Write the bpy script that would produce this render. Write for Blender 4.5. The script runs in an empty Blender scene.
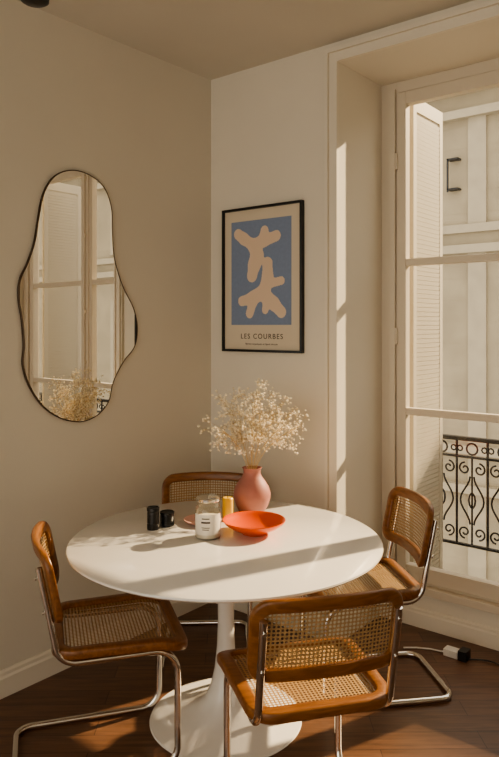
import bpy, bmesh, math, random
from mathutils import Vector, Matrix
random.seed(7)
scene=bpy.context.scene
col=scene.collection
try:
    scene.view_settings.look='AgX - Medium High Contrast'
except Exception as e: print(e)

# ---------------------------------------------------------------- materials
def new_mat(name):
    m=bpy.data.materials.new(name); m.use_nodes=True
    nt=m.node_tree; nt.nodes.clear()
    out=nt.nodes.new('ShaderNodeOutputMaterial')
    return m,nt,out
def pbr(name,color,rough=.5,metal=0,noise=0,nscale=8,bump=0,bscale=40,coat=0,spec=.5,trans=0):
    m,nt,out=new_mat(name)
    b=nt.nodes.new('ShaderNodeBsdfPrincipled')
    b.inputs['Base Color'].default_value=(*color,1)
    b.inputs['Roughness'].default_value=rough
    b.inputs['Metallic'].default_value=metal
    b.inputs['Coat Weight'].default_value=coat
    b.inputs['Specular IOR Level'].default_value=spec
    b.inputs['Transmission Weight'].default_value=trans
    nt.links.new(b.outputs[0],out.inputs[0])
    tc=nt.nodes.new('ShaderNodeTexCoord')
    if noise>0:
        n=nt.nodes.new('ShaderNodeTexNoise'); n.inputs['Scale'].default_value=nscale; n.inputs['Detail'].default_value=4
        nt.links.new(tc.outputs['Object'],n.inputs['Vector'])
        r=nt.nodes.new('ShaderNodeValToRGB')
        r.color_ramp.elements[0].position=.3; r.color_ramp.elements[1].position=.7
        r.color_ramp.elements[0].color=(*[c*(1-noise) for c in color],1)
        r.color_ramp.elements[1].color=(*[min(1,c*(1+noise)) for c in color],1)
        nt.links.new(n.outputs['Fac'],r.inputs[0]); nt.links.new(r.outputs[0],b.inputs['Base Color'])
    if bump>0:
        n=nt.nodes.new('ShaderNodeTexNoise'); n.inputs['Scale'].default_value=bscale; n.inputs['Detail'].default_value=3
        nt.links.new(tc.outputs['Object'],n.inputs['Vector'])
        bp=nt.nodes.new('ShaderNodeBump'); bp.inputs['Strength'].default_value=bump; bp.inputs['Distance'].default_value=.01
        nt.links.new(n.outputs['Fac'],bp.inputs['Height']); nt.links.new(bp.outputs[0],b.inputs['Normal'])
    return m

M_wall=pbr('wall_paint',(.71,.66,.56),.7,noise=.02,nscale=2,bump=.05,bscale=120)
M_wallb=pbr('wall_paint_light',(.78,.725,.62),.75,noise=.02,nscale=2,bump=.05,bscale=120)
M_ceil=pbr('ceiling_paint',(.66,.62,.54),.85,noise=.02,nscale=2)
M_trim=pbr('trim_paint',(.80,.74,.63),.45)
M_win=pbr('window_paint',(.68,.61,.50),.4)
M_lacq=pbr('white_lacquer',(.84,.82,.78),.16,coat=.4)
M_chrome=pbr('chrome',(.80,.78,.75),.09,metal=1)
M_black=pbr('black_plastic',(.012,.012,.013),.35)
M_rim=pbr('mirror_rim_metal',(.09,.06,.035),.35,metal=.6)
M_iron=pbr('wrought_iron',(.02,.02,.022),.45)
M_orange=pbr('orange_glaze',(.74,.10,.012),.3,coat=.2)
M_vase=pbr('pink_ceramic',(.42,.185,.155),.55,noise=.08,nscale=20)
M_pink=pbr('pale_pink_ceramic',(.62,.36,.30),.4)
M_yellow=pbr('yellow_wax',(.80,.50,.06),.4)
M_label=pbr('paper_label',(.80,.76,.68),.7)
M_wax=pbr('cream_wax',(.78,.72,.60),.5)
M_flower=pbr('dried_blossom',(.95,.86,.66),.8)
M_stem=pbr('dried_stem',(.62,.48,.26),.8)
M_paper=pbr('poster_paper',(.70,.61,.48),.7)
M_blue=pbr('poster_blue',(.225,.29,.43),.7,noise=.04,nscale=60)
M_cut=pbr('poster_cream',(.76,.60,.46),.7)
M_ink=pbr('poster_ink',(.05,.04,.04),.7)
M_stone=pbr('facade_stone',(.34,.29,.205),.85,noise=.12,nscale=1.6,bump=.2,bscale=12)
M_stone2=pbr('facade_stone_trim',(.40,.35,.26),.85,noise=.06,nscale=4)
M_shut=pbr('shutter_paint',(.52,.475,.39),.6)
M_zinc=pbr('balcony_slab',(.42,.38,.31),.8,noise=.1)
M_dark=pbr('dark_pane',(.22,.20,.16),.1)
M_cable=pbr('white_cable',(.75,.72,.66),.5)

def wood_mat(name,c1,c2,scale=(3,30,30),rough=.35,coat=.2):
    m,nt,out=new_mat(name)
    b=nt.nodes.new('ShaderNodeBsdfPrincipled'); b.inputs['Roughness'].default_value=rough; b.inputs['Coat Weight'].default_value=coat
    tc=nt.nodes.new('ShaderNodeTexCoord'); mp=nt.nodes.new('ShaderNodeMapping'); mp.inputs['Scale'].default_value=scale
    n=nt.nodes.new('ShaderNodeTexNoise'); n.inputs['Scale'].default_value=2.5; n.inputs['Detail'].default_value=6; n.inputs['Distortion'].default_value=.6
    r=nt.nodes.new('ShaderNodeValToRGB'); r.color_ramp.elements[0].position=.3; r.color_ramp.elements[1].position=.7
    r.color_ramp.elements[0].color=(*c1,1); r.color_ramp.elements[1].color=(*c2,1)
    L=nt.links.new
    L(tc.outputs['Object'],mp.inputs[0]); L(mp.outputs[0],n.inputs['Vector']); L(n.outputs['Fac'],r.inputs[0]); L(r.outputs[0],b.inputs['Base Color']); L(b.outputs[0],out.inputs[0])
    return m
M_wood=wood_mat('chair_wood',(.17,.062,.017),(.29,.118,.034),(4,25,25))

def floor_mat():
    m,nt,out=new_mat('oak_floorboards')
    L=nt.links.new
    b=nt.nodes.new('ShaderNodeBsdfPrincipled')
    tc=nt.nodes.new('ShaderNodeTexCoord'); mp=nt.nodes.new('ShaderNodeMapping')
    mp.inputs['Rotation'].default_value=(0,0,math.radians(-40))
    L(tc.outputs['Object'],mp.inputs[0])
    br=nt.nodes.new('ShaderNodeTexBrick'); br.offset=.37; br.inputs['Scale'].default_value=1
    br.inputs['Brick Width'].default_value=1.1; br.inputs['Row Height'].default_value=.11; br.inputs['Mortar Size'].default_value=.0016
    br.inputs['Mortar Smooth'].default_value=.2; br.inputs['Bias'].default_value=0
    br.inputs['Color1'].default_value=(.135,.068,.037,1); br.inputs['Color2'].default_value=(.175,.09,.05,1); br.inputs['Mortar'].default_value=(.05,.026,.015,1)
    L(mp.outputs[0],br.inputs['Vector'])
    mp2=nt.nodes.new('ShaderNodeMapping'); mp2.inputs['Scale'].default_value=(2,28,1); L(mp.outputs[0],mp2.inputs[0])
    n=nt.nodes.new('ShaderNodeTexNoise'); n.inputs['Scale'].default_value=2; n.inputs['Detail'].default_value=7; n.inputs['Distortion'].default_value=.8
    L(mp2.outputs[0],n.inputs['Vector'])
    r=nt.nodes.new('ShaderNodeValToRGB'); r.color_ramp.elements[0].color=(.65,.65,.65,1); r.color_ramp.elements[1].color=(1.25,1.22,1.2,1)
    r.color_ramp.elements[0].position=.3; r.color_ramp.elements[1].position=.75
    L(n.outputs['Fac'],r.inputs[0])
    mx=nt.nodes.new('ShaderNodeMix'); mx.data_type='RGBA'; mx.blend_type='MULTIPLY'; mx.inputs['Factor'].default_value=1
    L(br.outputs['Color'],mx.inputs['A']); L(r.outputs[0],mx.inputs['B']); L(mx.outputs['Result'],b.inputs['Base Color'])
    b.inputs['Roughness'].default_value=.36
    bp=nt.nodes.new('ShaderNodeBump'); bp.inputs['Strength'].default_value=.25; bp.inputs['Distance'].default_value=.003
    L(br.outputs['Fac'],bp.inputs['Height']); bp.invert=True
    L(bp.outputs[0],b.inputs['Normal']); L(b.outputs[0],out.inputs[0])
    return m
M_floor=floor_mat()

def cane_mat():
    m,nt,out=new_mat('woven_cane'); L=nt.links.new
    b=nt.nodes.new('ShaderNodeBsdfPrincipled'); b.inputs['Base Color'].default_value=(.43,.27,.125,1); b.inputs['Roughness'].default_value=.5
    t=nt.nodes.new('ShaderNodeBsdfTransparent')
    uv=nt.nodes.new('ShaderNodeUVMap'); uv.uv_map='UVMap'
    def hole(rot,pitch,rad):
        mp=nt.nodes.new('ShaderNodeMapping'); mp.inputs['Scale'].default_value=(1/pitch,1/pitch,1); mp.inputs['Rotation'].default_value=(0,0,rot)
        L(uv.outputs[0],mp.inputs[0])
        fr=nt.nodes.new('ShaderNodeVectorMath'); fr.operation='FRACTION'; L(mp.outputs[0],fr.inputs[0])
        sb=nt.nodes.new('ShaderNodeVectorMath'); sb.operation='SUBTRACT'; sb.inputs[1].default_value=(.5,.5,0); L(fr.outputs[0],sb.inputs[0])
        ml=nt.nodes.new('ShaderNodeVectorMath'); ml.operation='MULTIPLY'; ml.inputs[1].default_value=(1,1,0); L(sb.outputs[0],ml.inputs[0])
        ln=nt.nodes.new('ShaderNodeVectorMath'); ln.operation='LENGTH'; L(ml.outputs[0],ln.inputs[0])
        lt=nt.nodes.new('ShaderNodeMath'); lt.operation='LESS_THAN'; lt.inputs[1].default_value=rad; L(ln.outputs['Value'],lt.inputs[0])
        return lt
    h1=hole(0,.0125,.34)
    mx=nt.nodes.new('ShaderNodeMixShader'); L(h1.outputs[0],mx.inputs[0]); L(b.outputs[0],mx.inputs[1]); L(t.outputs[0],mx.inputs[2]); L(mx.outputs[0],out.inputs[0])
    return m
M_cane=cane_mat()

def glass_mat(name,tint=(1,1,1),base=.03,edge=.35):
    m,nt,out=new_mat(name); L=nt.links.new
    t=nt.nodes.new('ShaderNodeBsdfTransparent'); t.inputs[0].default_value=(*tint,1)
    g=nt.nodes.new('ShaderNodeBsdfGlossy'); g.inputs['Roughness'].default_value=.02
    f=nt.nodes.new('ShaderNodeLayerWeight'); f.inputs[0].default_value=.25
    mr=nt.nodes.new('ShaderNodeMapRange'); mr.inputs['To Min'].default_value=base; mr.inputs['To Max'].default_value=edge
    L(f.outputs['Facing'],mr.inputs['Value'])
    mx=nt.nodes.new('ShaderNodeMixShader'); L(mr.outputs[0],mx.inputs[0]); L(t.outputs[0],mx.inputs[1]); L(g.outputs[0],mx.inputs[2]); L(mx.outputs[0],out.inputs[0])
    return m
M_glass=glass_mat('window_glass',base=.02,edge=.25); M_jar=glass_mat('jar_glass',tint=(.93,.93,.90),base=.06,edge=.5)
M_mirror=pbr('mirror_silver',(.88,.87,.84),.005,metal=1)

# ---------------------------------------------------------------- mesh helpers
def obj(name,verts,faces,mats,parent=None,smooth=True,angle=35,mi=None,uv=None):
    me=bpy.data.meshes.new(name); me.from_pydata([tuple(v) for v in verts],[],faces); me.update()
    if not isinstance(mats,(list,tuple)): mats=[mats]
    for m in mats: me.materials.append(m)
    if mi:
        for p,i in zip(me.polygons,mi): p.material_index=i
    if uv:
        l=me.uv_layers.new(name='UVMap')
        for lp in me.loops: l.data[lp.index].uv=uv[lp.vertex_index]
    if smooth:
        for p in me.polygons: p.use_smooth=True
        me.set_sharp_from_angle(angle=math.radians(angle))
    o=bpy.data.objects.new(name,me); col.objects.link(o)
    if parent: o.parent=parent
    return o
def empty(name,loc=(0,0,0),rz=0):
    e=bpy.data.objects.new(name,None); e.location=loc; e.rotation_euler=(0,0,rz); e.empty_display_size=.1; col.objects.link(e); return e
class MB:
    def __init__(s): s.v=[];s.f=[];s.m=[]
    def add(s,v,f,m=0):
        o=len(s.v); s.v+= [Vector(x) for x in v]; s.f+=[tuple(i+o for i in q) for q in f]; s.m+=[m]*len(f)
    def box(s,x0,x1,y0,y1,z0,z1,m=0):
        s.add([(x0,y0,z0),(x1,y0,z0),(x1,y1,z0),(x0,y1,z0),(x0,y0,z1),(x1,y0,z1),(x1,y1,z1),(x0,y1,z1)],
              [(0,3,2,1),(4,5,6,7),(0,1,5,4),(1,2,6,5),(2,3,7,6),(3,0,4,7)],m)
    def obox(s,c,ax,ay,az,m=0):
        c=Vector(c);ax=Vector(ax);ay=Vector(ay);az=Vector(az)
        p=[c+sx*ax+sy*ay+sz*az for sz in(-1,1) for sx,sy in((-1,-1),(1,-1),(1,1),(-1,1))]
        s.add(p,[(0,3,2,1),(4,5,6,7),(0,1,5,4),(1,2,6,5),(2,3,7,6),(3,0,4,7)],m)
    def tube(s,pts,r,n=10,closed=False,m=0,caps=True):
        pts=[Vector(p) for p in pts]; N=len(pts)
        rs=r if isinstance(r,(list,tuple)) else [r]*N
        tan=[]
        for i in range(N):
            if closed: t=pts[(i+1)%N]-pts[i-1]
            else: t=pts[min(i+1,N-1)]-pts[max(i-1,0)]
            tan.append(t.normalized() if t.length>1e-9 else Vector((0,0,1)))
        up=Vector((0,0,1)) if abs(tan[0].z)<.9 else Vector((1,0,0))
        nrm=(up-tan[0]*up.dot(tan[0])).normalized(); V=[];F=[]
        for i in range(N):
            nrm=(nrm-tan[i]*nrm.dot(tan[i])).normalized(); bn=tan[i].cross(nrm)
            for k in range(n):
                a=2*math.pi*k/n; V.append(pts[i]+(nrm*math.cos(a)+bn*math.sin(a))*rs[i])
        for i in range(N if closed else N-1):
            j=(i+1)%N
            for k in range(n):
                k2=(k+1)%n; F.append((i*n+k,i*n+k2,j*n+k2,j*n+k))
        if not closed and caps:
            F.append(tuple(range(n-1,-1,-1))); F.append(tuple((N-1)*n+k for k in range(n)))
        s.add(V,F,m)
    def lathe(s,prof,n=48,c=(0,0,0),m=0):
        V=[];F=[]; c=Vector(c)
        for (r,z) in prof:
            for k in range(n):
                a=2*math.pi*k/n; V.append(c+Vector((r*math.cos(a),r*math.sin(a),z)))
        for i in range(len(prof)-1):
            for k in range(n):
                k2=(k+1)%n; F.append((i*n+k,i*n+k2,(i+1)*n+k2,(i+1)*n+k))
        F.append(tuple(range(n-1,-1,-1))); F.append(tuple((len(prof)-1)*n+k for k in range(n)))
        s.add(V,F,m)
    def make(s,name,mats,parent=None,smooth=True,bevel=0,angle=35):
        o=obj(name,s.v,s.f,mats,parent,smooth,angle,s.m)
        if bevel:
            b=o.modifiers.new('bevel','BEVEL'); b.width=bevel; b.segments=2; b.limit_method='ANGLE'
        return o
def fillet(P,R,n=8,closed=False):
    P=[Vector(p) for p in P]; out=[]; N=len(P)
    for i in range(N):
        if not closed and (i==0 or i==N-1): out.append(P[i]); continue
        a=P[i-1]; b=P[i]; c=P[(i+1)%N]; r=R[i]
        u=(a-b).normalized(); w=(c-b).normalized(); ang=u.angle(w)
        t=r/math.tan(ang/2); A=b+u*t; C=b+w*t
        cen=b+(u+w).normalized()*(r/math.sin(ang/2))
        for k in range(n+1):
            q=A.lerp(C,k/n); d=(q-cen).normalized(); out.append(cen+d*r)
    return out

# ---------------------------------------------------------------- room shell
CH=3.036
WX0,WX1=.87,2.63   # window recess
m=MB(); m.box(-.15,4.65,-5.5,.60,-.12,0); m.make('floor',M_floor,smooth=False)
m=MB(); m.box(-.15,4.65,-5.5,.60,CH,CH+.12); m.make('ceiling',M_ceil,smooth=False)
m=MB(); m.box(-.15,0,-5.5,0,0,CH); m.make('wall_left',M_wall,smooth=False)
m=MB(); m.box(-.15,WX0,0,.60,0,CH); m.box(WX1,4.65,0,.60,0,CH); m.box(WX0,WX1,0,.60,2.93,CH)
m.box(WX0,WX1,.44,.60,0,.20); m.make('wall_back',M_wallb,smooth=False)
m=MB(); m.box(4.5,4.65,-5.5,0,0,CH); m.make('wall_right',M_wall,smooth=False)
# baseboards
def bb(mb,p0,p1,nrm,h=.115):
    p0=Vector(p0);p1=Vector(p1);nrm=Vector(nrm)
    prof=[(0,0),(.018,0),(.018,h*.72),(.012,h*.80),(.012,h*.92),(.006,h),(0,h)]
    V=[p+nrm*a+Vector((0,0,b)) for p in(p0,p1) for a,b in prof]; n=len(prof)
    F=[(i,(i+1)%n,n+(i+1)%n,n+i) for i in range(n)]+[tuple(range(n-1,-1,-1)),tuple(range(n,2*n))]
    mb.add(V,F)
m=MB(); bb(m,(0,-5.5,0),(0,0,0),(1,0,0)); m.make('baseboard_left',M_trim,smooth=False)
m=MB(); bb(m,(.018,0,0),(.80,0,0),(0,-1,0)); bb(m,(2.70,0,0),(4.5,0,0),(0,-1,0)); m.make('baseboard_back',M_trim,smooth=False)
m=MB(); bb(m,(WX0,.44,0),(WX1,.44,0),(0,-1,0),.10); m.make('baseboard_window',M_trim,smooth=False)
# casing
m=MB()
for s,x in ((-1,WX0),(1,WX1)):
    def X(a,b): return (min(x+s*a,x+s*b),max(x+s*a,x+s*b))
    for a,b,d in ((0,.012,.022),(.012,.05,.014),(.05,.066,.03),(.066,.075,.018)):
        x0,x1=X(a,b); m.box(x0,x1,-d,0,0,2.93 if b<.013 else 2.93+b)
for a,b,d in ((0,.012,.022),(.012,.05,.014),(.05,.066,.03),(.066,.075,.018)):
    m.box(WX0-b,WX1+b,-d-.0005,0,2.93+a,2.93+b)
m.make('trim_1',M_trim,smooth=False)

# ---------------------------------------------------------------- window
m=MB()
y0,y1=.445,.51
m.box(WX0,.965,y0,y1,.20,2.93); m.box(2.535,WX1,y0,y1,.20,2.93)
m.box(.965,2.535,y0,y1,2.87,2.93); m.box(.965,2.535,y0,y1,.20,.235)
m.box(WX0,WX1,.40,y0-.001,.185,.225)      # sill ledge
m.box(.925,.962,.425,y0,.235,2.89); m.box(2.538,2.575,.425,y0,.235,2.89)
for a,b in ((.968,1.735),(1.765,2.532)):
    ys0,ys1=.437,.487
    m.box(a,a+.052,ys0,ys1,.238,2.867); m.box(b-.052,b,ys0,ys1,.238,2.867)
    m.box(a+.052,b-.052,ys0,ys1,2.80,2.867); m.box(a+.052,b-.052,ys0,ys1,.238,.315)
    for z in (1.925,1.12): m.box(a+.052,b-.052,ys0+.003,ys1-.003,z,z+.038)
m.box(1.715,1.785,.425,.4369,.238,2.867)
m.tube([(1.75,.413,.35),(1.75,.413,2.80)],.006,8,m=0)
for z in(.4,.9,1.3,1.7,2.3,2.75): m.box(1.735,1.765,.405,.4249,z,z+.03)
for z in (.6,1.5,2.45): m.tube([(.968,.432,z),(.968,.432,z+.09)],.008,8)
win=m.make('window_1',[M_win],smooth=False,bevel=.003)
m=MB()
for a,b in ((1.02,1.683),(1.817,2.48)):
    for z0,z1 in((.315,1.12),(1.158,1.925),(1.963,2.80)):
        m.add([(a,.462,z0),(b,.462,z0),(b,.462,z1),(a,.462,z1)],[(0,1,2,3)])
g=m.make('pane',M_glass,smooth=False); g.parent=win

# shutters outside (opened perpendicular)
def shutter(xc,name):
    m=MB(); t=.014
    ya,yb=.62,1.02
    m.box(xc-t,xc+t,ya,ya+.04,.02,2.90); m.box(xc-t,xc+t,yb-.04,yb,.02,2.90)
    for z0,z1 in((.02,.12),(2.82,2.90)): m.box(xc-t,xc+t,ya+.04,yb-.04,z0,z1)
    m.box(xc-.006,xc+.006,ya+.04,yb-.04,.12,2.82)
    z=.135
    while z<2.81:
        for s in(-1,1): m.obox((xc+s*.009,(ya+yb)/2,z),(.0030,0,0),(0,(yb-ya)/2-.041,0),(s*.0012,0,.0118))
        z+=.026
    m.make(name,M_shut,smooth=False)
shutter(.965,'window_shutter'); shutter(2.60,'window_shutter')

# balcony slab + railing
m=MB(); m.box(-.6,4.0,.60,1.16,-.18,.02); m.make('balcony',M_zinc,smooth=False)
m=MB(); RY=1.09; r=.0072
m.box(-.2,3.7,RY-.020,RY+.020,.905,.928)
m.box(-.2,3.7,RY-.009,RY+.009,.80,.813); m.box(-.2,3.7,RY-.010,RY+.010,.265,.280)
def spiral(cx,cz,r0,turns,a0,sgn,n=18):
    return [(cx+(r0*(1-.75*i/n))*math.cos(a0+sgn*turns*2*math.pi*i/n),RY,cz+(r0*(1-.75*i/n))*math.sin(a0+sgn*turns*2*math.pi*i/n)) for i in range(n+1)]
x=-.1; W=.19; kk=0
while x<3.6:
    m.tube([(x,RY,.02 if kk%4==0 else .27),(x,RY,.91)],.008,6); kk+=1
    c=x+W/2
    zc=.856
    m.tube([(c+.034*math.cos(a*math.pi/6),RY,zc+.034*math.sin(a*math.pi/6)) for a in range(12)],.006,5,closed=True)
    for s in(-1,1): m.tube([(c+s*.075+.016*math.cos(a*math.pi/4),RY,zc+.016*math.sin(a*math.pi/4)) for a in range(8)],.005,5,closed=True)
    for s in(-1,1):
        m.tube(spiral(c+s*.045,.735,.038,1.2,math.pi/2,-s),r*.8,5)
        m.tube(spiral(c+s*.045,.35,.038,1.2,-math.pi/2,s),r*.8,5)
        m.tube([(c+s*(.012+.06*math.sin(math.pi*i/12)**2),RY,.40+.29*i/12) for i in range(13)],r*.8,5)
    m.tube([(c,RY,.275),(c,RY,.805)],.006,6)
    m.tube([(c+.02*math.cos(a*math.pi/5),RY,.545+.045*math.sin(a*math.pi/5)) for a in range(10)],.006,5,closed=True)
    x+=W
m.make('balcony_railing',M_iron)

# facade across the street
m=MB(); FY=10.0
m.box(-15,23,FY,FY+.4,-8,6.3,0)
for z in (-1.6,-.85,3.0,5.6): m.box(-15,23,FY-.18,FY,z,z+.16,1)
m.box(-15,23,FY-.10,FY,3.40,3.56,1)
m.box(-15,23,FY-.32,FY,6.1,6.3,1)
x=-14.7
while x<21:
    for z0,z1 in((-4.5,-2.0),(-.55,2.2),(3.75,5.3)):
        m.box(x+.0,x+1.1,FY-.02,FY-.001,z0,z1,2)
        m.box(x-.14,x,FY-.07,FY,z0-.1,z1+.14,1); m.box(x+1.1,x+1.24,FY-.07,FY,z0-.1,z1+.14,1); m.box(x,x+1.1,FY-.07,FY,z1,z1+.14,1)
        m.box(x+.52,x+.58,FY-.05,FY-.02,z0,z1,3)
        for k in(.33,.66): m.box(x,x+1.1,FY-.045,FY-.02,z0+(z1-z0)*k,z0+(z1-z0)*k+.05,3)
    m.box(x+2.45,x+2.80,FY-.05,FY,-8,3.0,1); m.box(x+2.45,x+2.80,FY-.05,FY,3.56,5.6,1)
    m.box(x+2.08,x+2.11,FY-.19,FY-.16,4.20,4.85,4); m.box(x+2.08,x+2.30,FY-.19,FY,4.82,4.85,4); m.box(x+2.08,x+2.30,FY-.19,FY,4.24,4.27,4)
    x+=3.3
for z in [i*.42 for i in range(-12,14)]:
    if not(2.9<z<3.6 or 5.5<z): m.box(-15,23,FY-.004,FY-.0005,z,z+.012,0)
m.make('building_facade',[M_stone,M_stone2,M_dark,M_shut,M_iron],smooth=False)
m=MB(); m.box(-16,24,.6,15,-8.2,-8); m.make('street_ground',M_zinc,smooth=False)

# ---------------------------------------------------------------- mirror (wall x=0)
MP=[(-.990,2.336),(-.885,2.331),(-.794,2.282),(-.749,2.189),(-.743,2.070),(-.730,1.941),(-.679,1.808),(-.605,1.693),(-.578,1.59),(-.598,1.492),(-.672,1.417),(-.737,1.320),(-.768,1.222),(-.843,1.160),(-.944,1.142),(-1.057,1.173),(-1.153,1.241),(-1.220,1.337),(-1.250,1.428),(-1.245,1.516),(-1.255,1.626),(-1.270,1.714),(-1.265,1.802),(-1.225,1.885),(-1.190,1.983),(-1.169,2.101),(-1.142,2.207),(-1.084,2.292)]
def catmull(P,n=6):
    out=[];N=len(P)
    for i in range(N):
        p0,p1,p2,p3=[Vector(P[(i+k)%N]) for k in(-1,0,1,2)]
        for k in range(n):
            t=k/n; out.append(.5*((2*p1)+(p2-p0)*t+(2*p0-5*p1+4*p2-p3)*t*t+(3*p1-p0-3*p2+p3)*t**3))
    return out
S=catmull(MP); N=len(S)
def inset(S,d):
    out=[]
    for i in range(len(S)):
        t=(S[(i+1)%len(S)]-S[i-1]).normalized()
        out.append(S[i]+Vector((t.y,-t.x))*d)
    return out
area=sum(S[i].x*S[(i+1)%N].y-S[(i+1)%N].x*S[i].y for i in range(N))
sg=-1 if area>0 else 1
def ring(d,x): return [(x,p.x,p.y) for p in inset(S,sg*d)]
mir=empty('wavy_mirror')
rings=[ring(.004,.001),ring(0,.003),ring(0,.013),ring(.0015,.015),ring(.005,.015),ring(.0055,.013)]
V=[v for rg in rings for v in rg]; F=[]
for i in range(len(rings)-1):
    for k in range(N): k2=(k+1)%N; F.append((i*N+k,i*N+k2,(i+1)*N+k2,(i+1)*N+k))
obj('mirror_rim',V,F,M_rim,mir)
rg=ring(.0052,.0135); obj('mirror_glass',rg,[tuple(range(N))],M_mirror,mir,smooth=False)

# ---------------------------------------------------------------- poster
PX0,PX1,PZ0,PZ1=.108,.660,1.457,2.258
pos=empty('framed_poster')
m=MB(); fw=.013
m.box(PX0,PX1,-.028,-.001,PZ0,PZ0+fw); m.box(PX0,PX1,-.028,-.001,PZ1-fw,PZ1); m.box(PX0,PX0+fw,-.028,-.001,PZ0+fw,PZ1-fw); m.box(PX1-fw,PX1,-.028,-.001,PZ0+fw,PZ1-fw)
m.make('poster_frame',M_black,pos,smooth=False)
m=MB(); m.box(PX0+fw,PX1-fw,-.014,-.004,PZ0+fw,PZ1-fw); m.make('poster_sheet',M_paper,pos,smooth=False)
BX0,BX1,BZ0,BZ1=.170,.586,1.606,2.184
m=MB(); m.box(BX0,BX1,-.0150,-.0141,BZ0,BZ1); m.make('poster_blue_field',M_blue,pos,smooth=False)
caps=[
 ((.12,.12),(.22,.17),.085),((.22,.17),(.38,.24),.085),((.38,.24),(.54,.20),.085),((.54,.20),(.57,.11),.075),((.56,.21),(.76,.17),.085),((.40,.26),(.46,.34),.10),
 ((.44,.34),(.40,.42),.12),((.40,.42),(.36,.53),.10),
 ((.62,.42),(.62,.54),.095),((.62,.54),(.56,.68),.095),((.56,.68),(.38,.74),.105),((.38,.74),(.19,.77),.08),((.38,.78),(.32,.89),.075),
 ((.60,.62),(.84,.59),.065),((.58,.72),(.72,.80),.10),((.72,.80),(.84,.88),.09),((.60,.76),(.58,.86),.06)]
def sdc(p,a,b,r):
    ax,ay=a;bx,by=b; dx,dy=bx-ax,by-ay; L2=dx*dx+dy*dy
    t=max(0,min(1,((p[0]-ax)*dx+(p[1]-ay)*dy)/L2)) if L2 else 0
    return math.hypot(p[0]-ax-dx*t,p[1]-ay-dy*t)-r
asp=(BZ1-BZ0)/(BX1-BX0)
V=[];F=[]; gn=170; gm=int(gn*asp)
idx={}
def vid(i,j):
    if (i,j) not in idx:
        idx[(i,j)]=len(V); V.append((BX0+(BX1-BX0)*i/gn,-.0156,BZ1-(BZ1-BZ0)*j/gm))
    return idx[(i,j)]
for i in range(gn):
    for j in range(gm):
        p=((i+.5)/gn,(j+.5)/gm*asp)
        s=0
        for a,b,r in caps:
            d=sdc(p,(a[0],a[1]*asp),(b[0],b[1]*asp),r*.86); s+=math.exp(-d*55)
        if s>1: F.append((vid(i,j),vid(i,j+1),vid(i+1,j+1),vid(i+1,j)))
obj('poster_cutout_shapes',V,F,M_cut,pos,smooth=False)
def text(s,size,x,z,name,sp=1.0):
    c=bpy.data.curves.new(name,'FONT'); c.body=s; c.size=size; c.align_x='CENTER'; c.extrude=.0003; c.space_character=sp; c.materials.append(M_ink)
    o=bpy.data.objects.new(name,c); o.location=(x,-.0147,z); o.rotation_euler=(math.pi/2,0,0); col.objects.link(o); o.parent=pos
text('LES COURBES',.040,(PX0+PX1)/2,1.530,'poster_title',1.25)
text('formes organiques et lignes douces',.014,(PX0+PX1)/2,1.497,'poster_caption',1.1)

# ---------------------------------------------------------------- table
T=empty('dining_table',(.8575,-.856,0))
TR=.632
m=MB(); m.lathe([(0.001,.704),(TR-.09,.704),(TR-.03,.710),(TR-.006,.720),(TR,.726),(TR-.001,.732),(TR-.005,.734),(.001,.734)],128); m.make('table_top',M_lacq,T)
m=MB(); m.lathe([(.001,.0),(.307,.0),(.310,.004),(.307,.009),(.28,.014),(.23,.022),(.17,.036),(.12,.058),(.085,.09),(.062,.14),(.046,.21),(.037,.30),(.033,.40),(.034,.48),(.041,.56),(.056,.62),(.085,.668),(.13,.694),(.17,.7035),(.001,.7037)],64); m.make('table_pedestal',M_lacq,T)

# ---------------------------------------------------------------- chairs
def rr(hw,hh,r,na=6,ns=8):
    pts=[]
    cs=[((hw-r),(hh-r),0),(-(hw-r),(hh-r),math.pi/2),(-(hw-r),-(hh-r),math.pi),((hw-r),-(hh-r),1.5*math.pi)]
    for q in range(4):
        cx,cy,a0=cs[q]
        for k in range(na+1):
            a=a0+k/na*math.pi/2; pts.append(Vector((cx+r*math.cos(a),cy+r*math.sin(a))))
        nx=cs[(q+1)%4]; a=nx[2]; e=Vector((nx[0]+r*math.cos(a),nx[1]+r*math.sin(a))); st=pts[-1].copy()
        for k in range(1,ns): pts.append(st.lerp(e,k/ns))
    return pts
def chair_frame(name,hw,hh,r,bwx,bwy,th,mapf,parent):
    ri=max(r-min(bwx,bwy),.02)
    O=rr(hw,hh,r); I=rr(hw-bwx,hh-bwy,ri)
    bw=min(bwx,bwy); h=th/2; b=.007; q=b/bw
    sec=[(0,h-b),(q*.3,h-b*.3),(q,h),(1-q,h),(1-q*.3,h-b*.3),(1,h-b),(1,-h+b),(1-q*.3,-h+b*.3),(1-q,-h),(q,-h),(q*.3,-h+b*.3),(0,-h+b)]
    n=len(sec); V=[];F=[];N=len(O)
    for i in range(N):
        for t,w in sec:
            p=I[i].lerp(O[i],t); V.append(mapf(p.x,p.y,w))
    for i in range(N):
        j=(i+1)%N
        for k in range(n):
            k2=(k+1)%n; F.append((i*n+k,j*n+k,j*n+k2,i*n+k2))
    return obj(name,V,F,M_wood,parent,angle=50)
def cane(name,hw,hh,mapf,parent,n=14):
    V=[];F=[];U=[]
    for i in range(n+1):
        for j in range(n+1):
            u=-hw+2*hw*i/n; v=-hh+2*hh*j/n; V.append(mapf(u,v,0)); U.append((u,v))
    for i in range(n):
        for j in range(n): F.append((i*(n+1)+j,(i+1)*(n+1)+j,(i+1)*(n+1)+j+1,i*(n+1)+j+1))
    obj(name,V,F,M_cane,parent,uv=U)
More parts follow.
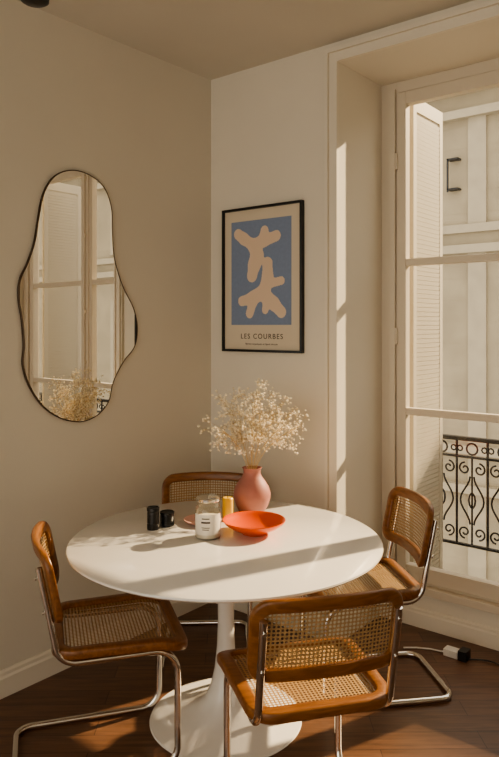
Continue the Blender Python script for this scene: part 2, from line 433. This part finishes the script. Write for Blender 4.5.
def chair(x,y,fx,fy):
    rz=math.atan2(fy,fx)-math.pi/2
    e=empty('dining_chair',(x,y,0),rz)
    def sm(u,v,w):
        z=.470+w-(max(0,v-.10)**2)*1.5
        return (u*(1+.22*v),v+.006,z)
    chair_frame('seat_frame',.238,.240,.08,.044,.045,.034,sm,e)
    cane('seat_cane',.238-.044+.006,.240-.045+.006,sm,e)
    ybz=lambda z:-.240-.20*(z-.57)
    def bm(u,v,w):
        z=.699+v+.008*math.cos(u/.235*math.pi/2); return (u,ybz(z)+.75*u*u-w,z)
    chair_frame('back_frame',.237,.128,.060,.036,.042,.026,bm,e)
    cane('back_cane',.237-.036+.003,.128-.042+.003,bm,e)
    tx=.205
    off=.75*tx*tx-.027
    P=[(tx,ybz(.775)+off,.775),(tx,ybz(.44)+off-.0,.436),(tx,.203,.436),(tx,.205,.0135),(tx,-.36,.0135)]
    Q=[(-a,b,c) for a,b,c in reversed(P)]
    R=[0,.075,.085,.075,.06,.06,.075,.085,.075,0]
    m=MB(); m.tube(fillet(P+Q,R),.0125,12)
    for s in(-1,1):
        for z in(.62,.74): m.tube([(s*tx,ybz(z)+off-.014,z),(s*tx,ybz(z)+off-.019,z)],.006,8)
    m.make('chrome_tube',M_chrome,e,angle=60)
    return e
chair(.652,-1.266,.56,.83)     # left
chair(1.425,-1.133,-.80,.60)   # near
chair(1.14,-.28,-.67,-.74)     # window side
chair(.45,-.53,.65,-.76)       # corner

# ---------------------------------------------------------------- table objects
TZ=.734
vx,vy=.688,-.475
V0=empty('flower_vase',(vx,vy,TZ))
m=MB(); m.lathe([(.001,0),(.052,0),(.060,.004),(.075,.03),(.086,.065),(.087,.085),(.079,.115),(.062,.143),(.046,.164),(.040,.180),(.041,.196),(.047,.205),(.044,.206),(.036,.196),(.034,.181),(.04,.164),(.07,.12),(.07,.05),(.04,.012),(.001,.012)],56)
m.make('vase_body',M_vase,V0)
fl=MB(); ico=bmesh.new(); bmesh.ops.create_icosphere(ico,subdivisions=1,radius=1); IV=[v.co.copy() for v in ico.verts]; IF=[tuple(v.index for v in f.verts) for f in ico.faces]; ico.free()
cr=Vector((.7776,.6288,0)); cf=Vector((-.6288,.7776,0))
def bez(a,b,c,n=6): return [a*(1-t)**2+b*2*t*(1-t)+c*t*t for t in [i/n for i in range(n+1)]]
def blossom(p,r):
    j=Vector((random.uniform(.8,1.2),random.uniform(.8,1.2),random.uniform(.7,1.1)))
    fl.add([p+Vector((v.x*j.x,v.y*j.y,v.z*j.z))*r for v in IV],IF,1)
for k in range(22):
    a=(k/21*2-1)+random.uniform(-.08,.08)
    dpt=random.uniform(-1,1)
    tip=cr*(a*.18+.036)+cf*(dpt*.13)+Vector((0,0,.205+random.uniform(.23,.37)*(1-.36*abs(a)**1.8)))
    base=Vector((random.uniform(-.02,.02),random.uniform(-.02,.02),.10)); mouth=cr*(a*.02)+cf*(dpt*.015)+Vector((0,0,.20))
    ctl=mouth+cr*(a*.03)+Vector((0,0,.12))
    st=bez(mouth,ctl,tip,8)
    fl.tube([base]+st,.0013,4,m=0)
    for b in range(10):
        i0=random.randint(4,8); o=st[i0]
        d=Vector((random.gauss(0,1),random.gauss(0,1),random.gauss(.25,.8)))+cr*a*1.2
        d.normalize(); L=random.uniform(.03,.085)
        e=o+d*L; e.z=max(e.z,.245)
        fl.tube([o,o.lerp(e,.5)+Vector((0,0,.006)),e],.0008,3,m=0,caps=False)
        for q in range(6):
            p=e+Vector((random.gauss(0,1),random.gauss(0,1),random.gauss(0,1)))*.012
            fl.tube([o.lerp(e,.8),p],.0005,3,m=0,caps=False)
            blossom(p,random.uniform(.0038,.0068))
fl.make('dried_gypsophila',[M_stem,M_flower],V0,smooth=False)

# bowl
m=MB(); m.lathe([(.001,0),(.052,0),(.056,.004),(.064,.010),(.098,.026),(.124,.044),(.132,.055),(.131,.058),(.127,.057),(.115,.046),(.085,.028),(.055,.016),(.001,.012)],64,(.905,-.731,TZ)); m.make('orange_bowl',M_orange)
# small dish
m=MB(); m.lathe([(.001,0),(.05,0),(.075,.010),(.085,.018),(.083,.020),(.07,.013),(.045,.006),(.001,.006)],48,(.640,-.760,TZ)); m.make('small_dish',M_pink)
# candle
m=MB(); m.lathe([(.001,0),(.022,0),(.024,.004),(.024,.095),(.021,.099),(.001,.097)],32,(.690,-.650,TZ)); m.tube([(.690,-.650,TZ+.095),(.691,-.650,TZ+.107)],.0015,6,m=1); m.make('yellow_candle',[M_yellow,M_black])
# jar
J=empty('glass_candle_jar',(.792,-.893,TZ))
m=MB(); m.lathe([(.001,0),(.048,0),(.053,.006),(.053,.115),(.050,.128),(.044,.134),(.044,.150)],48); m.make('jar_glass',M_jar,J)
m=MB(); m.lathe([(.001,.006),(.049,.006),(.051,.010),(.051,.085),(.001,.087)],40); m.make('wax_fill',M_wax,J)
m=MB(); m.lathe([(.001,.1505),(.047,.1505),(.049,.153),(.049,.162),(.040,.168),(.001,.169)],48); m.make('jar_lid',M_chrome,J)
V=[];F=[];n=20
for i in range(n+1):
    a=math.radians(-52-70+140*i/n)
    for z in(.022,.104): V.append((.0538*math.cos(a),.0538*math.sin(a),z))
for i in range(n): F.append((2*i,2*i+2,2*i+3,2*i+1))
obj('jar_label',V,F,M_label,J)
m=MB()
for z,h,w in((.088,.004,34),(.073,.007,40),(.052,.003,36),(.044,.003,30)):
    a0,a1=-52-w/2-6,-52+w/2-6; n=8; V=[];F=[]
    for i in range(n+1):
        a=math.radians(a0+(a1-a0)*i/n)
        for zz in(z-h/2,z+h/2): V.append((.0542*math.cos(a),.0542*math.sin(a),zz))
    for i in range(n): F.append((2*i,2*i+2,2*i+3,2*i+1))
    m.add(V,F)
m.make('label_print',M_ink,J,smooth=False)
# two black camera lenses standing on the table
def lens(x,y,r,h):
    m=MB(); p=[(.001,0),(r*.93,0),(r,.003),(r,h*.22),(r*.93,h*.24),(r*.93,h*.30),(r,h*.32)]
    z=h*.34
    while z<h*.72: p+=[(r,z),(r*.96,z+.0015),(r*.96,z+.003),(r,z+.0045)]; z+=.006
    p+=[(r*.94,h*.76),(r*.94,h*.82),(r*1.03,h*.85),(r*1.03,h*.98),(r*.98,h),(r*.88,h),(r*.84,h*.95),(.001,h*.94)]
    m.lathe(p,40,(x,y,TZ)); m.make('camera_lens',M_black)
lens(.535,-.958,.026,.094); lens(.545,-.885,.031,.062)

# ---------------------------------------------------------------- pendant lamp (top left)
Pn=empty('pendant_lamp',(.78,-1.70,0))
m=MB(); m.lathe([(.001,CH),(.05,CH),(.05,CH-.02),(.006,CH-.03),(.001,CH-.03)],32); m.tube([(0,0,CH-.03),(0,0,2.76)],.003,8); m.make('lamp_cord',M_black,Pn)
m=MB(); m.lathe([(.012,2.78),(.030,2.77),(.044,2.73),(.046,2.66),(.044,2.640),(.036,2.635),(.001,2.630)],40); m.make('lamp_shade',M_black,Pn)

# ---------------------------------------------------------------- power strip + cables
m=MB()
m.tube([(1.15,.15,.006),(1.20,.19,.006),(1.26,.22,.006),(1.31,.23,.006),(1.34,.235,.012)],.004,8,m=0)
m.box(1.33,1.40,.21,.26,0,.032,0); m.box(1.405,1.445,.205,.265,0,.045,1)
pts=[]
for i in range(30):
    t=i/29; pts.append((1.445+.75*t,.235-.35*t+.10*math.sin(t*9),.006))
m.tube(pts,.0035,6,m=1)
m.make('power_strip',[M_cable,M_black])

# ---------------------------------------------------------------- light
sun=bpy.data.lights.new('sun','SUN'); sun.energy=10.5; sun.angle=math.radians(1.0); sun.color=(1,.76,.47)
so=bpy.data.objects.new('sun',sun); el=math.radians(30)
hx,hy=-.37,-.929
d=Vector((hx*math.cos(el),hy*math.cos(el),-math.sin(el))); so.rotation_euler=d.to_track_quat('-Z','Y').to_euler(); so.location=(4,8,8); col.objects.link(so)
w=bpy.data.worlds.new('world'); scene.world=w; w.use_nodes=True
bg=w.node_tree.nodes['Background']; bg.inputs[0].default_value=(1,.915,.785,1); bg.inputs[1].default_value=1.85

# ---------------------------------------------------------------- camera
cam=bpy.data.cameras.new('camera'); co=bpy.data.objects.new('camera',cam); col.objects.link(co)
cam.sensor_width=36; cam.lens=687/757*36; cam.shift_y=-(378.5-326)/757; cam.clip_start=.05
co.location=(2.6975,-2.9783,1.6); co.rotation_euler=(math.pi/2,0,math.radians(38.96))
scene.camera=co
